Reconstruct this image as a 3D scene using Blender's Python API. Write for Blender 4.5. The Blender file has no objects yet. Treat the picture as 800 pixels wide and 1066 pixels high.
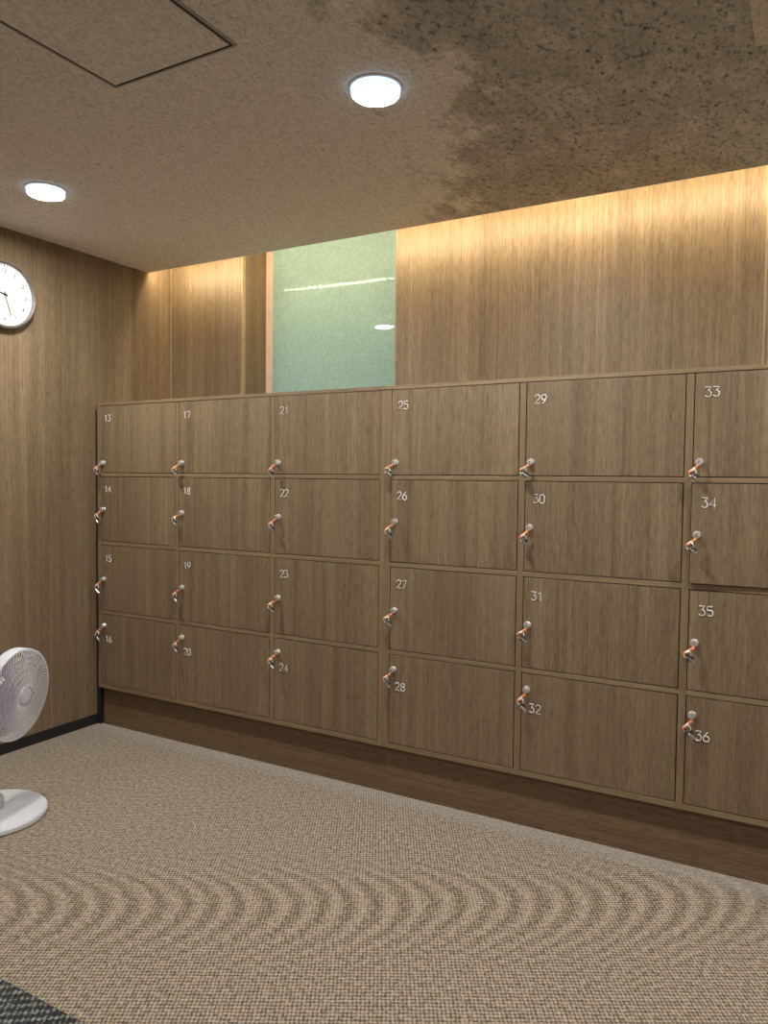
import bpy, bmesh, math, random
from mathutils import Vector, Matrix
random.seed(7)
PI = math.pi
COL = bpy.context.scene.collection
S = bpy.context.scene

# ------------------------------------------------------------------ measures
XL = -3.264          # left wall
ZC = 2.428           # ceiling
YE = 0.372           # free edge of the ceiling slab
YB = 0.542           # panelled back wall
YG = 0.752           # window glass
H = 1.30

# ------------------------------------------------------------------ materials
def new_mat(name):
    m = bpy.data.materials.new(name); m.use_nodes = True
    nt = m.node_tree; nt.nodes.clear()
    out = nt.nodes.new('ShaderNodeOutputMaterial')
    b = nt.nodes.new('ShaderNodeBsdfPrincipled')
    nt.links.new(b.outputs[0], out.inputs[0])
    return m, nt, b, out

def node(nt, t, **kw):
    n = nt.nodes.new(t)
    for k, v in kw.items():
        if k.startswith('i_'): n.inputs[int(k[2:])].default_value = v
        else: setattr(n, k, v)
    return n

def math_n(nt, op, a, b=None, clamp=False):
    n = nt.nodes.new('ShaderNodeMath'); n.operation = op; n.use_clamp = clamp
    for i, v in enumerate((a, b)):
        if v is None: continue
        if isinstance(v, (int, float)): n.inputs[i].default_value = v
        else: nt.links.new(v, n.inputs[i])
    return n.outputs[0]

def mix_c(nt, f, a, b, mode='MIX'):
    n = nt.nodes.new('ShaderNodeMix'); n.data_type = 'RGBA'; n.blend_type = mode
    for i, v in ((0, f), (6, a), (7, b)):
        if isinstance(v, (int, float)): n.inputs[i].default_value = v
        elif isinstance(v, tuple): n.inputs[i].default_value = (*v, 1)
        else: nt.links.new(v, n.inputs[i])
    return n.outputs[2]

def ramp(nt, fac, stops):
    r = nt.nodes.new('ShaderNodeValToRGB'); e = r.color_ramp.elements
    while len(e) < len(stops): e.new(.5)
    for i, (p, c) in enumerate(stops):
        e[i].position = p; e[i].color = (*c, 1) if isinstance(c, tuple) else (c, c, c, 1)
    nt.links.new(fac, r.inputs[0]); return r.outputs[0]

def noise(nt, vec, scale, detail=4, rough=.6):
    n = nt.nodes.new('ShaderNodeTexNoise'); n.inputs['Scale'].default_value = scale
    n.inputs['Detail'].default_value = detail; n.inputs['Roughness'].default_value = rough
    nt.links.new(vec, n.inputs['Vector']); return n.outputs[0]

def coords(nt, scale=(1, 1, 1), rnd=True):
    tc = nt.nodes.new('ShaderNodeTexCoord'); v = tc.outputs['Object']
    if rnd:
        oi = nt.nodes.new('ShaderNodeObjectInfo')
        m = nt.nodes.new('ShaderNodeVectorMath'); m.operation = 'MULTIPLY_ADD'
        nt.links.new(oi.outputs['Random'], m.inputs[0]); m.inputs[1].default_value = (17, 11, 5)
        nt.links.new(v, m.inputs[2]); v = m.outputs[0]
    mp = nt.nodes.new('ShaderNodeMapping'); mp.inputs['Scale'].default_value = scale
    nt.links.new(v, mp.inputs[0]); return mp.outputs[0]

def bump(nt, b, h, strength, dist=.002):
    n = nt.nodes.new('ShaderNodeBump'); n.inputs['Strength'].default_value = strength
    n.inputs['Distance'].default_value = dist
    nt.links.new(h, n.inputs['Height']); nt.links.new(n.outputs[0], b.inputs['Normal'])

def wood(name, light, mid, dark, axis='Z', rough=.48, bands=.75):
    m, nt, b, _ = new_mat(name)
    def sc(f, l):
        return tuple(l if a == axis else f for a in 'XYZ')
    fine = noise(nt, coords(nt, sc(150, 2.0)), 1.0, 6, .75)
    med = noise(nt, coords(nt, sc(34, .7)), 1.0, 4, .6)
    wide = noise(nt, coords(nt, sc(11, .15)), 1.0, 2, .5)
    dash = noise(nt, coords(nt, sc(330, 26)), 1.0, 3, .65)
    a = math_n(nt, 'MULTIPLY', fine, .46)
    a = math_n(nt, 'ADD', a, math_n(nt, 'MULTIPLY', med, .28))
    a = math_n(nt, 'ADD', a, math_n(nt, 'MULTIPLY', wide, .26))
    c = ramp(nt, a, [(.33, dark), (.5, mid), (.67, light)])
    d = ramp(nt, dash, [(.34, .55), (.5, 1.0), (.66, 1.25)])
    c = mix_c(nt, bands, c, d, 'MULTIPLY')
    nt.links.new(c, b.inputs['Base Color'])
    b.inputs['Roughness'].default_value = rough
    bump(nt, b, fine, .15, .0006)
    return m

def plain(name, col, rough=.5, metal=0, var=.06, scale=30, **kw):
    m, nt, b, _ = new_mat(name)
    n = noise(nt, coords(nt), scale, 3)
    lo = tuple(max(0, c * (1 - var)) for c in col); hi = tuple(min(1, c * (1 + var)) for c in col)
    nt.links.new(ramp(nt, n, [(.3, lo), (.7, hi)]), b.inputs['Base Color'])
    b.inputs['Roughness'].default_value = rough; b.inputs['Metallic'].default_value = metal
    for k, v in kw.items(): b.inputs[k.replace('_', ' ')].default_value = v
    return m

def emit(name, col, s):
    m, nt, b, out = new_mat(name)
    b.inputs['Base Color'].default_value = (.8, .8, .8, 1)
    b.inputs['Emission Color'].default_value = (*col, 1); b.inputs['Emission Strength'].default_value = s
    return m

WL, WM, WD = (.300, .224, .136), (.203, .145, .083), (.108, .072, .038)
M = {}
M['door'] = wood('walnut_door', WL, WM, WD)
M['wall'] = wood('walnut_wall_panel', tuple(c*1.05 for c in WL), tuple(c*1.02 for c in WM), WD)
M['frame_v'] = wood('walnut_frame', (.31, .225, .130), (.225, .157, .086), (.15, .10, .052), bands=.3)
M['frame_h'] = wood('walnut_rail', (.32, .235, .138), (.235, .165, .092), (.16, .105, .056), axis='X', bands=.3)
M['plinth'] = wood('walnut_plinth', (.21, .140, .074), (.160, .103, .052), (.105, .064, .030), axis='X')
M['edge'] = wood('pale_edge_veneer', (.44, .32, .20), (.36, .26, .16), (.28, .19, .12))
M['jamb'] = plain('pale_window_frame', (.66, .52, .42), .4)
M['inside'] = plain('locker_interior', (.03, .022, .015), .8)
M['base_black'] = plain('black_vinyl_and_gap_shade', (.012, .012, .014), .45)
M['chrome'] = plain('brushed_chrome', (.82, .81, .78), .42, .75)
M['steel'] = plain('dull_steel', (.55, .56, .57), .32, 1)
M['number'] = plain('silver_digit', (.78, .78, .74), .45, .0)
M['orange'] = plain('orange_plastic', (.80, .25, .11), .4)
M['cream'] = plain('cream_plastic', (.85, .72, .55), .4)
M['rubber'] = plain('dark_cord', (.03, .032, .035), .5)
M['white'] = plain('white_plastic', (.68, .715, .76), .35, var=.03)
M['greyplastic'] = plain('grey_plastic', (.45, .46, .46), .4)
M['wire'] = plain('white_wire', (.70, .70, .70), .4, var=.02)
M['black'] = plain('black_print', (.03, .03, .03), .5)
M['gold'] = plain('brass_hand', (.42, .28, .13), .4, .5)
M['dial'] = plain('white_dial', (.82, .86, .84), .5, var=.02)
M['rim'] = plain('silver_grey_rim', (.27, .245, .24), .3, .6)
M['trimwhite'] = plain('white_trim_ring', (.78, .80, .84), .45, var=.02)
M['hatchgap'] = plain('dark_hatch_gap', (.03, .028, .026), .6)
M['lens'] = emit('lamp_lens', (1, .965, .93), 520)
M['lens_far'] = emit('dim_lamp_lens', (1, .965, .93), 260)
M['led'] = emit('warm_led', (1, .79, .50), 760)
M['rimglow'] = emit('lamp_diffuser_side', (.62, .80, 1), 1.3)
M['tape'] = plain('led_tape', (.7, .68, .6), .6)

# lavender translucent blades
m, nt, b, _ = new_mat('lavender_blade')
b.inputs['Base Color'].default_value = (.42, .38, .66, 1); b.inputs['Roughness'].default_value = .3
b.inputs['Transmission Weight'].default_value = .25
M['blade'] = m

# ceiling: grey-beige plaster with a sooty mottled stain
def ceiling_mat(name, stain=True, tint=(.88, .845, .83)):
    m, nt, b, _ = new_mat(name)
    co = coords(nt, rnd=False); cs = coords(nt, (1.0, .55, 1.0), rnd=False)
    sp = noise(nt, cs, 120, 4, .8); big = noise(nt, co, 2.2, 4, .6)
    c = ramp(nt, sp, [(.34, tuple(t*.72 for t in tint)), (.5, tint), (.68, tuple(t*1.18 for t in tint))])
    if stain:
        xyz = nt.nodes.new('ShaderNodeSeparateXYZ'); nt.links.new(co, xyz.inputs[0])
        # boundary of the damp patch runs obliquely over the ceiling
        s = math_n(nt, 'ADD', xyz.outputs[0], 1.02)
        s = math_n(nt, 'ADD', s, math_n(nt, 'MULTIPLY', math_n(nt, 'MAXIMUM', math_n(nt, 'ADD', xyz.outputs[1], .75), 0), .38))
        n1 = noise(nt, cs, 6.5, 5, .72)
        s = math_n(nt, 'ADD', s, math_n(nt, 'MULTIPLY', math_n(nt, 'SUBTRACT', n1, .5), 1.3))
        mask = ramp(nt, s, [(.0, 0.0), (.16, 1.0)])
        blot = noise(nt, cs, 11, 6, .75)
        st = ramp(nt, blot, [(.32, .47), (.52, .64), (.70, .84)])
        speck = noise(nt, cs, 66, 5, .85)
        sk = ramp(nt, speck, [(.37, .20), (.47, 1.0), (.66, 1.0), (.72, 1.35)])
        stc = mix_c(nt, 1.0, st, sk, 'MULTIPLY')
        dirty = mix_c(nt, 1.0, c, stc, 'MULTIPLY')
        dirty = mix_c(nt, 1.0, dirty, (1.0, 1.0, .95), 'MULTIPLY')
        grit = noise(nt, cs, 85, 3, .8)
        c = mix_c(nt, 1.0, c, ramp(nt, grit, [(.31, .45), (.38, 1.0)]), 'MULTIPLY')
        fc = mix_c(nt, mask, c, dirty)
        # a few dark specks outside the patch
        c = fc
    nt.links.new(c, b.inputs['Base Color']); b.inputs['Roughness'].default_value = .95
    bump(nt, b, sp, .5, .003)
    return m
M['ceiling'] = ceiling_mat('ceiling_plaster')
M['ceiling_clean'] = ceiling_mat('hatch_plaster', False)
M['patch'] = ceiling_mat('pale_ceiling_board', False, (.74, .69, .60))

# carpet: woven tan loop with a rippled figure
m, nt, b, _ = new_mat('tan_woven_carpet')
co = coords(nt, rnd=False)
xyz = nt.nodes.new('ShaderNodeSeparateXYZ'); nt.links.new(co, xyz.inputs[0]); X, Y = xyz.outputs[0], xyz.outputs[1]
def mul(a, k): return math_n(nt, 'MULTIPLY', a, k)
def add(a, k): return math_n(nt, 'ADD', a, k)
def sn(a): return math_n(nt, 'SINE', a)
wob = noise(nt, co, 40, 3, .6)
wx = sn(add(mul(add(mul(X, .87), mul(Y, .5)), 2*PI/.0105), mul(wob, 5)))
wy = sn(add(mul(add(mul(Y, .87), mul(X, -.5)), 2*PI/.0125), mul(wob, 4)))
weave = add(mul(add(wx, wy), .22), .5)
nz = add(mul(noise(nt, co, 150, 4, .85), .55), mul(noise(nt, co, 62, 3, .7), .45))
t = add(mul(weave, .26), add(mul(nz, .95), -.105))
XX, XY, YY = math_n(nt, 'MULTIPLY', X, X), math_n(nt, 'MULTIPLY', X, Y), math_n(nt, 'MULTIPLY', Y, Y)
ph = add(add(add(mul(X, 11.9), mul(Y, 2.37)), add(mul(XX, 12.6), mul(XY, -37.6))), mul(YY, 27.2))
ph = add(ph, mul(noise(nt, co, 3.5, 2), .5))
rip = sn(mul(ph, 2*PI))
line = add(add(mul(X, 99.32), mul(Y, -167.0)), -8.46)
env = math_n(nt, 'POWER', 2.718, mul(math_n(nt, 'POWER', mul(math_n(nt, 'ABSOLUTE', line), 1/46.0), 2.0), -1.0))
t = add(t, mul(math_n(nt, 'MULTIPLY', rip, env), .042))
c = ramp(nt, t, [(.36, (.024, .018, .011)), (.47, (.17, .134, .091)), (.60, (.47, .385, .275))])
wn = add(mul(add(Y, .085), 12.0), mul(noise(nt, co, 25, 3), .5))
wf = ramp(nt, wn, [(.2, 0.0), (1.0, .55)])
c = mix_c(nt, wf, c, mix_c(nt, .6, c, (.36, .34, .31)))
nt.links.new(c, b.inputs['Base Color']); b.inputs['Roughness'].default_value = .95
b.inputs['Sheen Weight'].default_value = .25; b.inputs['Sheen Roughness'].default_value = .5
bump(nt, b, t, .5, .004)
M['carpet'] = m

# dark mat
m, nt, b, _ = new_mat('charcoal_woven_mat')
co = coords(nt, rnd=False)
xyz = nt.nodes.new('ShaderNodeSeparateXYZ'); nt.links.new(co, xyz.inputs[0]); X, Y = xyz.outputs[0], xyz.outputs[1]
g1 = sn(mul(add(mul(X, .8), mul(Y, .6)), 2*PI/.013)); g2 = sn(mul(add(mul(Y, .8), mul(X, -.6)), 2*PI/.026))
t = add(add(mul(g1, .08), mul(g2, .09)), mul(noise(nt, co, 75, 4, .8), 1.0))
nt.links.new(ramp(nt, t, [(.40, (.008, .009, .010)), (.54, (.05, .054, .05)), (.70, (.30, .31, .29))]), b.inputs['Base Color'])
b.inputs['Roughness'].default_value = .9; bump(nt, b, t, .8, .004)
M['mat'] = m

# frosted glass
m, nt, b, out = new_mat('frosted_green_glass')
co = coords(nt, rnd=False)
n = noise(nt, co, 70, 4, .75)
b.inputs['Roughness'].default_value = .6
cg = ramp(nt, n, [(.3, (.37, .53, .49)), (.5, (.45, .62, .57)), (.7, (.54, .71, .65))])
nt.links.new(cg, b.inputs['Base Color'])
b.inputs['Coat Weight'].default_value = 1; b.inputs['Coat Roughness'].default_value = .0; b.inputs['Coat IOR'].default_value = 1.5
b.inputs['Specular IOR Level'].default_value = .0
tr = nt.nodes.new('ShaderNodeBsdfTranslucent'); nt.links.new(cg, tr.inputs[0])
mx = nt.nodes.new('ShaderNodeMixShader'); mx.inputs[0].default_value = .45
nt.links.new(b.outputs[0], mx.inputs[1]); nt.links.new(tr.outputs[0], mx.inputs[2]); nt.links.new(mx.outputs[0], out.inputs[0])
M['frost'] = m
M['clear'] = plain('clock_cover_glass', (1, 1, 1), .02, var=0, Transmission_Weight=1.0, IOR=1.1)

# ------------------------------------------------------------------ geometry helpers
def box(bm, x0, x1, y0, y1, z0, z1, bevel=0):
    vs = [bm.verts.new((x, y, z)) for x in (x0, x1) for y in (y0, y1) for z in (z0, z1)]
    F = [(0, 1, 3, 2), (4, 6, 7, 5), (0, 4, 5, 1), (2, 3, 7, 6), (0, 2, 6, 4), (1, 5, 7, 3)]
    fs = [bm.faces.new([vs[i] for i in f]) for f in F]
    if bevel:
        es = list({e for f in fs for e in f.edges})
        bmesh.ops.bevel(bm, geom=es, offset=bevel, segments=2, affect='EDGES', profile=.5)

def lathe(bm, prof, n=48, mat=None, closed=False):
    """prof: list of (r, z); axis z; mat: Matrix"""
    mat = mat or Matrix()
    rings = []
    for r, z in prof:
        if r < 1e-6: rings.append([bm.verts.new(mat @ Vector((0, 0, z)))])
        else: rings.append([bm.verts.new(mat @ Vector((r*math.cos(2*PI*i/n), r*math.sin(2*PI*i/n), z))) for i in range(n)])
    pairs = list(zip(rings, rings[1:]))
    if closed: pairs.append((rings[-1], rings[0]))
    for a, b in pairs:
        for i in range(n):
            j = (i+1) % n
            if len(a) == 1 and len(b) == 1: break
            if len(a) == 1: bm.faces.new((a[0], b[i], b[j]))
            elif len(b) == 1: bm.faces.new((a[i], b[0], a[j]))
            else: bm.faces.new((a[i], b[i], b[j], a[j]))

def tube(bm, pts, r, n=6, closed=False, taper=None):
    pts = [Vector(p) for p in pts]; rings = []; N = len(pts); up = None
    for i, p in enumerate(pts):
        a = pts[(i-1) % N] if (closed or i > 0) else p
        c = pts[(i+1) % N] if (closed or i < N-1) else p
        t = (c-a).normalized()
        if up is None:
            up = t.orthogonal().normalized()
        u = (up - t*up.dot(t)).normalized(); up = u; v = t.cross(u)
        rr = r if taper is None else r*taper[i]
        rings.append([bm.verts.new(p + rr*(math.cos(2*PI*k/n)*u + math.sin(2*PI*k/n)*v)) for k in range(n)])
    rng = range(N) if closed else range(N-1)
    for i in rng:
        a, b = rings[i], rings[(i+1) % N]
        for k in range(n):
            bm.faces.new((a[k], a[(k+1) % n], b[(k+1) % n], b[k]))
    if not closed:
        bm.faces.new(rings[0][::-1]); bm.faces.new(rings[-1])

def ring_pts(r, n, z=0, mat=None):
    mat = mat or Matrix()
    return [mat @ Vector((r*math.cos(2*PI*i/n), r*math.sin(2*PI*i/n), z)) for i in range(n)]

def obj(name, bm, mat, parent=None, smooth=False, loc=None):
    bmesh.ops.recalc_face_normals(bm, faces=bm.faces)
    me = bpy.data.meshes.new(name); bm.to_mesh(me); bm.free()
    me.materials.append(mat)
    if smooth:
        for p in me.polygons: p.use_smooth = True
        try: me.set_sharp_from_angle(angle=math.radians(35))
        except Exception: pass
    o = bpy.data.objects.new(name, me); COL.objects.link(o)
    if loc: o.location = loc
    if parent: o.parent = parent
    return o

def tag(o, label=None, cat=None, group=None, kind=None):
    if label: o['label'] = label
    if cat: o['category'] = cat
    if group: o['group'] = group
    if kind: o['kind'] = kind
    return o

def thing(name, loc, label=None, cat=None, group=None, kind=None):
    o = bpy.data.objects.new(name, None); COL.objects.link(o); o.location = loc; o.empty_display_size = .05
    return tag(o, label, cat, group, kind)

def text_mesh(name, body, size, depth, mat, parent, thick=.0):
    cu = bpy.data.curves.new(name, 'FONT'); cu.body = body; cu.size = size; cu.extrude = depth
    cu.align_x = 'CENTER'; cu.align_y = 'CENTER'; cu.offset = thick; cu.resolution_u = 3
    tmp = bpy.data.objects.new('tmp', cu); COL.objects.link(tmp)
    dg = bpy.context.evaluated_depsgraph_get(); dg.update()
    me = bpy.data.meshes.new_from_object(tmp.evaluated_get(dg))
    bpy.data.objects.remove(tmp)
    me.name = name; me.materials.clear(); me.materials.append(mat)
    o = bpy.data.objects.new(name, me); COL.objects.link(o); o.parent = parent
    return o

B = bmesh.new
XR, YN = 2.6, -5.6      # far right wall and wall behind the camera
# ------------------------------------------------------------------ room shell
bm = B(); box(bm, XL-.1, XR+.1, YN-.1, YB+.3, -.1, 0)
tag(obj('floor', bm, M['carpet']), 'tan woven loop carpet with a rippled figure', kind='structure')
bm = B(); box(bm, XL-.06, XL, YN, 1.0, 0, 2.75)
tag(obj('wall_left', bm, M['wall']), 'walnut panelled wall behind the clock', kind='structure')
bm = B(); box(bm, XR, XR+.06, YN, 1.0, 0, 2.75)
tag(obj('wall_right', bm, M['wall']), kind='structure')
bm = B(); box(bm, XL-.06, XR+.06, YN-.06, YN, 0, 2.75)
tag(obj('wall_front', bm, M['wall']), kind='structure')
# ceiling slab with its free edge, and the cove above it
bm = B(); box(bm, XL, XR, YN, YE, ZC, ZC+.02); box(bm, XL, XR, .16, .18, ZC+.02, 2.66); box(bm, XL, XR, .16, 1.0, 2.66, 2.70)
tag(obj('ceiling', bm, M['ceiling']), 'rough grey plaster ceiling with a dark mottled stain', kind='structure')
# back wall with two window recesses
W1 = (-2.731, -1.786); W2 = (-.195, .75)
bm = B()
box(bm, XL, W1[0], YB, YB+.34, 1.3, 2.66)
box(bm, W1[1], W2[0], YB, YB+.34, 1.3, 2.66)
box(bm, W2[1], XR, YB, YB+.34, 1.3, 2.66)
box(bm, XL, XR, YB, YB+.34, 0, 1.3)
tag(obj('wall_back', bm, M['wall']), 'walnut panelled wall above the lockers, washed by warm cove light', kind='structure')
bm = B(); box(bm, XL, XR, 1.25, 1.29, .9, 2.7)
tag(obj('wall_outer', bm, M['trimwhite']), kind='structure')
for k, x in enumerate((XL+.001, W1[0]-.0052, W1[1]-.0008, W2[0]-.0052), 1):
    bm = B(); box(bm, x, x+.006, YB-.003, YB+.02, 1.3, 2.66)
    tag(obj('trim_%d' % k, bm, M['edge']), 'pale edge strip on the back wall panelling', kind='structure')
for k, (a, c_) in enumerate((W1, W2), 1):
    w = thing('window_%d' % k, ((a+c_)/2, .77, 1.3), kind='structure')
    w['label'] = ('frosted green window recessed above the lockers', 'second window recess at the right edge')[k-1]
    hw = (c_-a)/2
    bm = B()
    box(bm, -hw, -hw+.055, -.03, .03, 0, 1.36, .003); box(bm, hw-.03, hw, -.03, .03, 0, 1.36, .003)
    box(bm, -hw+.055, hw-.03, -.03, .03, 0, .04); box(bm, -hw+.055, hw-.03, -.03, .03, 1.32, 1.36)
    obj('window_frame', bm, M['jamb'], w)
    bm = B(); box(bm, -hw+.05, hw-.026, -.004, .004, .035, 1.325)
    g = obj('window_pane', bm, M['frost'], w); g.location.y = -.012
    g.rotation_euler = (0, 0, math.radians(2.0))
bm = B(); box(bm, XL, XL+.006, YN, .012, 0, .052, .002)
tag(obj('baseboard_left', bm, M['base_black']), 'black vinyl skirting under the clock wall', kind='structure')

# ------------------------------------------------------------------ lockers
cx = [-3.210, -2.663, -2.086, -1.498, -.934, -.360]   # left edge of each door column
wx_ = [.522, .547, .532, .534, .544, .545]
rt = [1.6575, 1.2965, .9440, .5868]                   # top edge of each door row
hd = [.338, .3285, .3342, .3637]
lock_z = [-.290, -.168, -.175, -.059]; num_z = [-.062, -.062, -.066, -.126]
BX = [(-3.236, -1.5266), (-1.5262, .216)]
banks = []
for bi, (x0, x1) in enumerate(BX):
    t = thing('locker_bank', ((x0+x1)/2, 0, 0),
              ('walnut locker bank numbered 13 to 24, against the clock wall', 'walnut locker bank numbered 25 to 36, under the long lit panel')[bi],
              'lockers', 'walnut locker banks along the back wall')
    banks.append(t); ox = (x0+x1)/2
    ys, yd = 0.0, .535
    cols = range(3) if bi == 0 else range(3, 6)
    # uprights
    edges = [x0]
    prev = x0
    for c_ in cols:
        bm = B(); box(bm, prev-ox, cx[c_]-.003-ox, ys, yd, .2, 1.6575, .0008)
        obj('upright', bm, M['frame_v'], t)
        prev = cx[c_]+wx_[c_]+.003
    bm = B(); box(bm, prev-ox, x1-ox, ys, yd, .2, 1.6575, .0008)
    obj('upright', bm, M['frame_v'], t)
    for c_ in cols:
        a, e = cx[c_]-.003-ox, cx[c_]+wx_[c_]+.003-ox
        for r in range(4):
            zt = rt[r]-hd[r]-.003
            zb = rt[r+1]+.003 if r < 3 else .2
            bm = B(); box(bm, a, e, ys, yd, zb, zt, .0008); obj('shelf', bm, M['frame_h'], t)
    bm = B(); box(bm, x0-ox, x1-ox, yd-.01, yd, .2, 1.6575); obj('back_panel', bm, M['inside'], t)
    bm = B(); box(bm, x0-ox, x1-ox, ys-.001, yd+.006, 1.6600, 1.675, .001); obj('top_board', bm, M['frame_h'], t)
    bm = B(); box(bm, x0+(.005 if bi == 0 else 0)-ox, x1-ox, .03, yd, 0.0, .2); obj('plinth', bm, M['plinth'], t)
    if bi == 0:
        bm = B(); box(bm, XL+.002-ox, x0-ox, .012, yd, 0.001, 1.64); tag(obj('gap_shade_strip', bm, M['base_black'], t), 'black strip standing in for the shade in the gap at the side wall')  # shade of the open gap by the wall, put in as a solid black strip

DIG = {
 '1': [[(.15, 1.3), (.6, 1.6), (.6, 0)]],
 '2': [[(0, 1.25), (.1, 1.5), (.35, 1.6), (.65, 1.6), (.9, 1.48), (1, 1.2), (.9, .9), (0, 0), (1, 0)]],
 '3': [[(0, 1.6), (1, 1.6), (.48, .98), (.8, .93), (1, .7), (1, .3), (.8, .05), (.5, 0), (.2, .05), (0, .25)]],
 '4': [[(.8, 0), (.8, 1.6), (0, .45), (1.05, .45)]],
 '5': [[(.95, 1.6), (.1, 1.6), (.05, .9), (.4, 1.0), (.75, .97), (1, .75), (1, .3), (.8, .05), (.5, 0), (.2, .04), (0, .22)]],
 '6': [[(.75, 1.6), (.25, 1.05), (0, .6), (0, .3), (.2, .05), (.5, 0), (.8, .05), (1, .3), (1, .6), (.8, .88), (.5, .95), (.18, .86)]],
 '7': [[(0, 1.35), (0, 1.6), (1, 1.6), (.4, 0)]],
 '8': [[(.5, .88), (.15, 1.0), (.06, 1.25), (.2, 1.52), (.5, 1.6), (.8, 1.52), (.94, 1.25), (.85, 1.0), (.5, .88), (.12, .72), (0, .42), (.15, .08), (.5, 0), (.85, .08), (1, .42), (.88, .72), (.5, .88)]],
 '9': [[(.25, 0), (.75, .55), (1, 1.0), (1, 1.3), (.8, 1.55), (.5, 1.6), (.2, 1.55), (0, 1.3), (0, 1.0), (.2, .72), (.5, .65), (.82, .74)]],
 '0': [[(.5, 0), (.2, .06), (0, .35), (0, 1.25), (.2, 1.54), (.5, 1.6), (.8, 1.54), (1, 1.25), (1, .35), (.8, .06), (.5, 0)]]}
def digits(body):
    bm = B(); u = .0178
    for i, ch in enumerate(body):
        for pl in DIG[ch]:
            tube(bm, [(-.0215 + i*.0245 + x*u, -.0012, (z-.8)*u*1.1) for x, z in pl], .0019, 6)
    return bm
order = ['topmost', 'second from the top', 'third from the top', 'bottom']
doorpos = {}
def make_door(c_, r):
    bi = 0 if c_ < 3 else 1
    t = banks[bi]; ox = sum(BX[bi])/2
    num = 13 + 4*c_ + r
    w, h = wx_[c_], hd[r]
    # origin at the hinge (right) edge, front face at y=0
    bm = B(); box(bm, -w, -.0005, 0, .018, -h, 0, .0012)
    d = obj('locker_door', bm, M['door'], t)
    d.location = (cx[c_]+w-ox, .0015, rt[r])
    ang = math.radians(random.uniform(0, .25))
    if num == 34: ang = math.radians(1.6); d['label'] = 'door 34, standing slightly ajar'
    if num in (21, 26): ang = math.radians(.5)
    d.rotation_euler.z = ang
    n = obj('door_number', digits(str(num)), M['number'], d); n.location = (-w+.052, -.0006, num_z[r])
    n['label'] = 'silver number %d' % num
    lx, lz = -w+.019, lock_z[r]
    Ry = Matrix.Rotation(PI/2, 4, 'X')
    bm = B(); lathe(bm, [(0, 0), (.0130, 0), (.0130, .002), (.0115, .004), (.0112, .016), (.0104, .0175), (0, .0175)], 24, Ry)
    l = obj('lock', bm, M['chrome'], d, True); l.location = (lx, 0, lz); l['label'] = 'chrome cylinder lock'
    bm = B(); box(bm, -.001, .001, -.0178, -.0172, -.005, .005); k = obj('keyhole', bm, M['black'], d); k.location = (lx, 0, lz)
    return d, (lx, lz), num

def make_key(d, pos, num, c_, r):
    lx, lz = pos
    wp = Vector((cx[c_]+wx_[c_], .0015, rt[r])) + Matrix.Rotation(d.rotation_euler.z, 3, 'Z') @ Vector((lx, -.0178, lz))
    k = thing('locker_key', wp, 'small key with orange tag hanging in the lock of locker %d' % num, 'key', 'orange tagged keys in the locker doors')
    rz = random.uniform(-.12, .12); tilt = random.uniform(-.16, .12)
    if r == 3: tilt -= .1
    # blade + bow in the lock
    bm = B(); box(bm, -.0012, .0012, -.012, .0, -.0045, .0045, .0004)
    obj('key_bow', bm, M['steel'], k)
    # orange barrel tag drooping to the left
    dirv = Vector((-.80, -.28, -.55 + tilt)).normalized(); st = Vector((.004, -.012, -.011))
    def seg(nm, a, e, rad, mt):
        bm = B(); q = dirv.to_track_quat('Z', 'Y').to_matrix().to_4x4(); q.translation = st
        L = e-a; lathe(bm, [(0, a), (rad*.8, a), (rad, a+.0015), (rad, e-.0015), (rad*.8, e), (0, e)], 14, q)
        return obj(nm, bm, mt, k, True)
    seg('tag_head', 0.0, .015, .0054, M['orange'])
    seg('tag_sleeve', .0155, .031, .0050, M['cream'])['label'] = 'pale cream sleeve'
    seg('tag_tip', .0315, .040, .0048, M['orange'])
    # split ring, dark cord loop and a dangling steel tab
    mid = st + dirv*.028
    q = Matrix.Translation(mid + Vector((.003, 0, -.0085))) @ Matrix.Rotation(PI/2 + random.uniform(-.3, .3), 4, 'X')
    bm = B(); tube(bm, ring_pts(.0120, 20, 0, q), .0018, 6, True); obj('split_ring', bm, M['chrome'], k, True)
    p0 = mid + Vector((.004, -.002, -.016))
    bm = B(); tube(bm, [p0, p0+Vector((.004, -.001, -.006)), p0+Vector((.010, 0, -.010)), p0+Vector((.014, .002, -.004)), p0+Vector((.009, .003, .002))], .0066, 8)
    obj('cord_loop', bm, M['rubber'], k, True)
    a = p0 + Vector((-.001, -.005, .001)); e = a + Vector((.021, .001, -.017 + tilt*.03))
    bm = B(); tube(bm, [a, a.lerp(e, .3), a.lerp(e, .35), e, e+Vector((.002, 0, -.003))], .0038, 8, taper=[.5, .7, 1.15, 1.25, .6])
    obj('steel_tab', bm, M['steel'], k, True)
    k.rotation_euler.z = rz

for c_ in range(6):
    for r in range(4):
        d, pos, num = make_door(c_, r)
        make_key(d, pos, num, c_, r)

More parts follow.
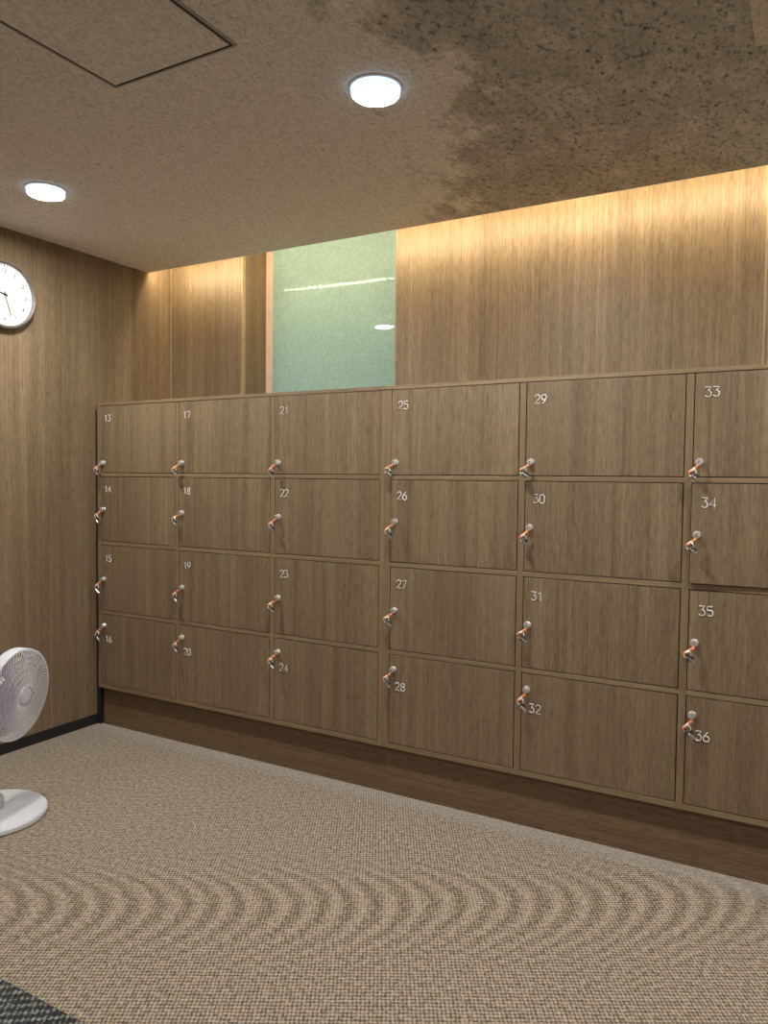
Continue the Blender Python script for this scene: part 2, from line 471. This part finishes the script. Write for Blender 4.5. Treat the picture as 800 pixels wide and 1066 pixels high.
# ------------------------------------------------------------------ ceiling lights
def area(name, loc, power, col, size, rot=(0, 0, 0), size_y=None, spread=PI):
    L = bpy.data.lights.new(name, 'AREA'); L.energy = power; L.color = col
    if size_y: L.shape = 'RECTANGLE'; L.size = size; L.size_y = size_y
    else: L.shape = 'DISK'; L.size = size
    L.spread = spread
    o = bpy.data.objects.new(name, L); COL.objects.link(o); o.location = loc; o.rotation_euler = rot
    return o
LX = [-2.684, -1.145, .41, 1.98]; LY = [-.722, -2.9]
LCOL = (1.0, .93, .83)
dl = [('round white recessed downlight near the clock wall', 0, 0), ('round white recessed downlight beside the dark ceiling stain', 1, 0)]
for i, x in enumerate(LX):
    for j, y in enumerate(LY):
        y += (.022, -.032, 0, 0)[i]
        lab = {(0, 0): dl[0][0], (1, 0): dl[1][0]}.get((i, j), 'round white downlight over the open floor, away from the clock and the stain')
        t = thing('ceiling_downlight', (x, y, ZC), lab, 'ceiling light', 'round recessed downlights')
        bm = B(); lathe(bm, [(.072, 0), (.079, 0), (.079, -.003), (.076, -.005), (.072, -.005)], 48, None, True)
        obj('trim_ring', bm, M['trimwhite'], t, True)
        bm = B(); lathe(bm, [(.064, -.0005), (.0715, -.0005), (.0715, -.020), (.066, -.0235), (.064, -.020)], 48, None, True)
        tag(obj('diffuser_rim', bm, M['rimglow'], t, True), 'bluish glowing diffuser side')
        bm = B(); lathe(bm, [(0, -.022), (.0655, -.022), (.0655, -.018), (0, -.018)], 48)
        obj('lens', bm, M['lens'] if j == 0 else M['lens_far'], t, True)

# ------------------------------------------------------------------ warm LED strip on the slab edge
t = thing('led_strip', (0, YE+.002, ZC+.014), 'warm dotted light strip fixed along the ceiling edge', 'light strip')
bm = B(); box(bm, XL+.03, XR-.03, .0, .002, -.006, .006); obj('tape', bm, M['tape'], t)
t.rotation_euler.x = math.radians(-14)
bm = B(); x = XL+.05
while x < XR-.05:
    box(bm, x-.004, x+.004, .002, .0045, -.004, .004); x += .042
tag(obj('led_chip', bm, M['led'], t), 'tiny warm glowing chips', kind='stuff')

# daylight/lit room beyond the frosted glass
area('backlight_window', (-1.0, 1.2, 1.9), 17, (.92, 1.0, .93), 4.2, (math.radians(-90), 0, 0), 1.2)

# ------------------------------------------------------------------ ceiling hatch and board
t = thing('ceiling_hatch', (-1.58, -1.345, ZC), 'square plaster access hatch with a dark gap around it', 'hatch')
hw, hh = .2225, .225
bm = B(); box(bm, -hw, hw, -hh, hh, -.0025, 0); obj('hatch_gap', bm, M['hatchgap'], t)
bm = B()
for a in (0, 1, 2, 3):
    s = hw+.006
    if a == 0: box(bm, -s, s, -hh-.006, -hh, -.004, 0)
    if a == 1: box(bm, -s, s, hh, hh+.006, -.004, 0)
    if a == 2: box(bm, -s, -hw, -hh, hh, -.004, 0)
    if a == 3: box(bm, hw, s, -hh, hh, -.004, 0)
obj('hatch_frame', bm, M['greyplastic'], t)
bm = B(); box(bm, -hw+.010, hw-.010, -hh+.010, hh-.010, -.005, -.0025); obj('hatch_panel', bm, M['ceiling_clean'], t)
bm = B(); box(bm, -.22, .22, -.22, .22, -.003, 0, .001)
o = obj('ceiling_board', bm, M['patch'], loc=(.045, -.69, ZC)); tag(o, 'pale square board on the ceiling beyond the stain', 'panel')

# ------------------------------------------------------------------ wall clock
t = thing('wall_clock', (XL, -.502, 2.121), 'round white wall clock with a silver-grey rim on the walnut wall', 'clock')
Q = Matrix.Rotation(PI/2, 4, 'Z') @ Matrix.Rotation(PI/2, 4, 'X')   # local x-> world y, local y -> world z, local z -> world x
R = .153
bm = B(); lathe(bm, [(R-.013, .004), (R-.014, .030), (R-.008, .036), (R-.002, .034), (R, .026), (R-.004, .006), (R-.006, 0), (R-.013, 0)], 72, Q, True)
obj('rim', bm, M['rim'], t, True)
bm = B(); lathe(bm, [(0, 0), (R-.012, 0), (R-.012, .018), (0, .018)], 64, Q); obj('dial', bm, M['dial'], t)
bm = B()
for i in range(60):
    a = i*PI/30; L = .006 if i % 5 else .011; w = .0007 if i % 5 else .0015
    mm = Q @ Matrix.Rotation(-a, 4, 'Z')
    r0 = .134-L
    vs = [mm @ Vector(p) for p in ((-w, r0, .0185), (w, r0, .0185), (w, .134, .0185), (-w, .134, .0185))]
    bm.faces.new([bm.verts.new(v) for v in vs])
tag(obj('minute_marks', bm, M['black'], t), 'fine black minute marks')
for i in range(1, 13):
    a = i*PI/6
    n = text_mesh('numeral', str(i), .026, .0004, M['black'], t)
    n.matrix_local = Q @ Matrix.Translation((.108*math.sin(a), .108*math.cos(a), .0185))
def hand(nm, deg, L, w, z, mt, tail=.015):
    bm = B(); mm = Q @ Matrix.Rotation(-math.radians(deg), 4, 'Z')
    a = [(-w, -tail), (w, -tail), (w*.6, L), (-w*.6, L)]
    lo = [bm.verts.new(mm @ Vector((x, y, z))) for x, y in a]; hi = [bm.verts.new(mm @ Vector((x, y, z+.001))) for x, y in a]
    bm.faces.new(lo); bm.faces.new(hi)
    for i in range(4): bm.faces.new((lo[i], lo[(i+1) % 4], hi[(i+1) % 4], hi[i]))
    return obj(nm, bm, mt, t)
hand('hour_hand', 283, .062, .0045, .020, M['black']); hand('minute_hand', 162, .098, .0036, .0225, M['gold'])
hand('second_hand', 10, .10, .0011, .025, M['greyplastic'], .03)
bm = B(); lathe(bm, [(0, .0185), (.006, .0185), (.006, .027), (0, .027)], 20, Q); obj('hand_cap', bm, M['black'], t)

# ------------------------------------------------------------------ fan
FB = Vector((-2.700, -.955, 0))
t = thing('floor_fan', FB, 'white floor fan on a round base standing on the tan carpet', 'fan')
bm = B(); lathe(bm, [(0, .002), (.196, .002), (.203, .005), (.204, .020), (.198, .027), (.12, .031), (.065, .034), (0, .034)], 72)
obj('base', bm, M['white'], t, True)
bm = B()
tube(bm, [Vector((.09+.006*math.cos(a), -.135+.010*math.sin(a), .0305)) for a in [i*PI/8 for i in range(14)]], .0012, 5)
obj('power_symbol', bm, M['greyplastic'], t)
bm = B(); lathe(bm, [(.0, .03), (.052, .03), (.050, .075), (.040, .085), (0, .085)], 32); obj('base_collar', bm, M['greyplastic'], t, True)
bm = B(); lathe(bm, [(0, .08), (.020, .08), (.018, .36), (0, .36)], 24); obj('pole', bm, M['white'], t, True)
# head, local axis +z = blowing direction
az, el = .325, -.085
Nv = Vector((math.cos(el)*math.cos(az), math.cos(el)*math.sin(az), math.sin(el)))
Pc = Vector((-2.640, -.863, .458)) - FB
Z = Nv; Xv = Vector((0, 0, 1)).cross(Z).normalized(); Yv = Z.cross(Xv)
HM = Matrix((( Xv.x, Yv.x, Z.x, Pc.x), (Xv.y, Yv.y, Z.y, Pc.y), (Xv.z, Yv.z, Z.z, Pc.z), (0, 0, 0, 1)))
RF = .176
bm = B(); lathe(bm, [(RF, 0), (RF+.001, -.006), (RF-.001, -.045), (RF-.008, -.047), (RF-.007, -.006), (RF-.007, 0)], 80, HM, True)
obj('guard_rim', bm, M['white'], t, True)
bm = B()
NW = 64
for i in range(NW):
    a0 = 2*PI*i/NW
    pts = []
    for s in range(8):
        u = s/7; r = .040 + (RF-.004-.040)*u; a = a0 + .8*(1-u)
        zz = .022*(1-u*u)
        pts.append(HM @ Vector((r*math.cos(a), r*math.sin(a), zz)))
    tube(bm, pts, .0017, 4)
for r in (.062, .085, .108, .130, .150):
    u = (r-.04)/(RF-.044); tube(bm, ring_pts(r, 60, .022*(1-u*u)+.001, HM), .0010, 4, True)
obj('front_guard', bm, M['wire'], t)
bm = B(); lathe(bm, [(0, .028), (.022, .028), (.036, .025), (.042, .019), (.040, .014), (0, .014)], 40, HM); obj('guard_badge', bm, M['white'], t, True)
bm = B(); tube(bm, ring_pts(.033, 40, .0275, HM), .0014, 5, True); obj('badge_ring', bm, M['blade'], t)
bm = B()
for i in range(60):
    a0 = 2*PI*i/60; pts = []
    for s in range(7):
        u = s/6; r = .045 + (RF-.006-.045)*u; a = a0 - .25*(1-u)
        pts.append(HM @ Vector((r*math.cos(a), r*math.sin(a), -.046 - .030*math.sqrt(max(0, 1-u*u)))))
    tube(bm, pts, .0012, 4)
obj('rear_guard', bm, M['wire'], t)
bm = B(); lathe(bm, [(0, -.135), (.035, -.132), (.050, -.115), (.054, -.07), (.050, -.062), (0, -.062)], 40, HM); obj('motor_housing', bm, M['white'], t, True)
for i in range(7):
    bm = B(); a0 = 2*PI*i/7; grid = []
    for s in range(9):
        u = s/8; r = .022 + .132*u; half = .20 + .17*math.sin(PI*min(1, u*1.05+.1))
        row = []
        for q in range(7):
            v = q/6*2-1; a = a0 + v*half + .35*u
            row.append((r, a, -.022 + .013*v*(1-.35*u)))
        grid.append(row)
    top = [[bm.verts.new(HM @ Vector((r*math.cos(a), r*math.sin(a), z+.0008))) for r, a, z in row] for row in grid]
    bot = [[bm.verts.new(HM @ Vector((r*math.cos(a), r*math.sin(a), z-.0008))) for r, a, z in row] for row in grid]
    for s in range(8):
        for q in range(6):
            bm.faces.new((top[s][q], top[s+1][q], top[s+1][q+1], top[s][q+1]))
            bm.faces.new((bot[s][q], bot[s][q+1], bot[s+1][q+1], bot[s+1][q]))
    for s in range(8):
        for q in (0, 6): bm.faces.new((top[s][q], bot[s][q], bot[s+1][q], top[s+1][q]))
    for q in range(6):
        for s in (0, 8): bm.faces.new((top[s][q], top[s][q+1], bot[s][q+1], bot[s][q]))
    obj('blade', bm, M['blade'], t, True)
bm = B(); lathe(bm, [(0, -.036), (.026, -.036), (.026, -.008), (.018, .000), (0, .002)], 32, HM); obj('blade_hub', bm, M['blade'], t, True)
# neck between pole and motor
pm = HM @ Vector((0, 0, -.10))
bm = B(); tube(bm, [(0, 0, .33), (0, 0, .37), (pm.x*.5, pm.y*.5, .40), (pm.x, pm.y, pm.z-.02)], .020, 14); obj('neck', bm, M['white'], t, True)

# ------------------------------------------------------------------ dark mat
bm = B(); box(bm, -2.4, .3, -2.5, -1.515, .001, .009, .002)
tag(obj('floor_mat', bm, M['mat']), 'charcoal and grey woven mat lying on the tan carpet', 'mat')

# ------------------------------------------------------------------ world, camera, colour
w = bpy.data.worlds.new('World'); S.world = w; w.use_nodes = True
w.node_tree.nodes['Background'].inputs[0].default_value = (.02, .02, .02, 1)
cam = bpy.data.cameras.new('camera'); co_ = bpy.data.objects.new('camera', cam); COL.objects.link(co_); S.camera = co_
cam.sensor_fit = 'HORIZONTAL'; cam.sensor_width = 36; cam.lens = 793.5/800*36; cam.clip_start = .02
yaw, pitch, roll = .51741, .04304, .01073
F = Vector((-math.sin(yaw)*math.cos(pitch), math.cos(yaw)*math.cos(pitch), -math.sin(pitch)))
Rv = Vector((math.cos(yaw), math.sin(yaw), 0)); U = Rv.cross(F)
R2 = math.cos(roll)*Rv + math.sin(roll)*U; U2 = -math.sin(roll)*Rv + math.cos(roll)*U
co_.matrix_world = Matrix(((R2.x, U2.x, -F.x, 0), (R2.y, U2.y, -F.y, -2.690), (R2.z, U2.z, -F.z, H), (0, 0, 0, 1)))
S.view_settings.view_transform = 'Standard'; S.view_settings.look = 'None'
S.view_settings.exposure = 0.0; S.view_settings.gamma = 1; S.view_settings.use_curve_mapping = False
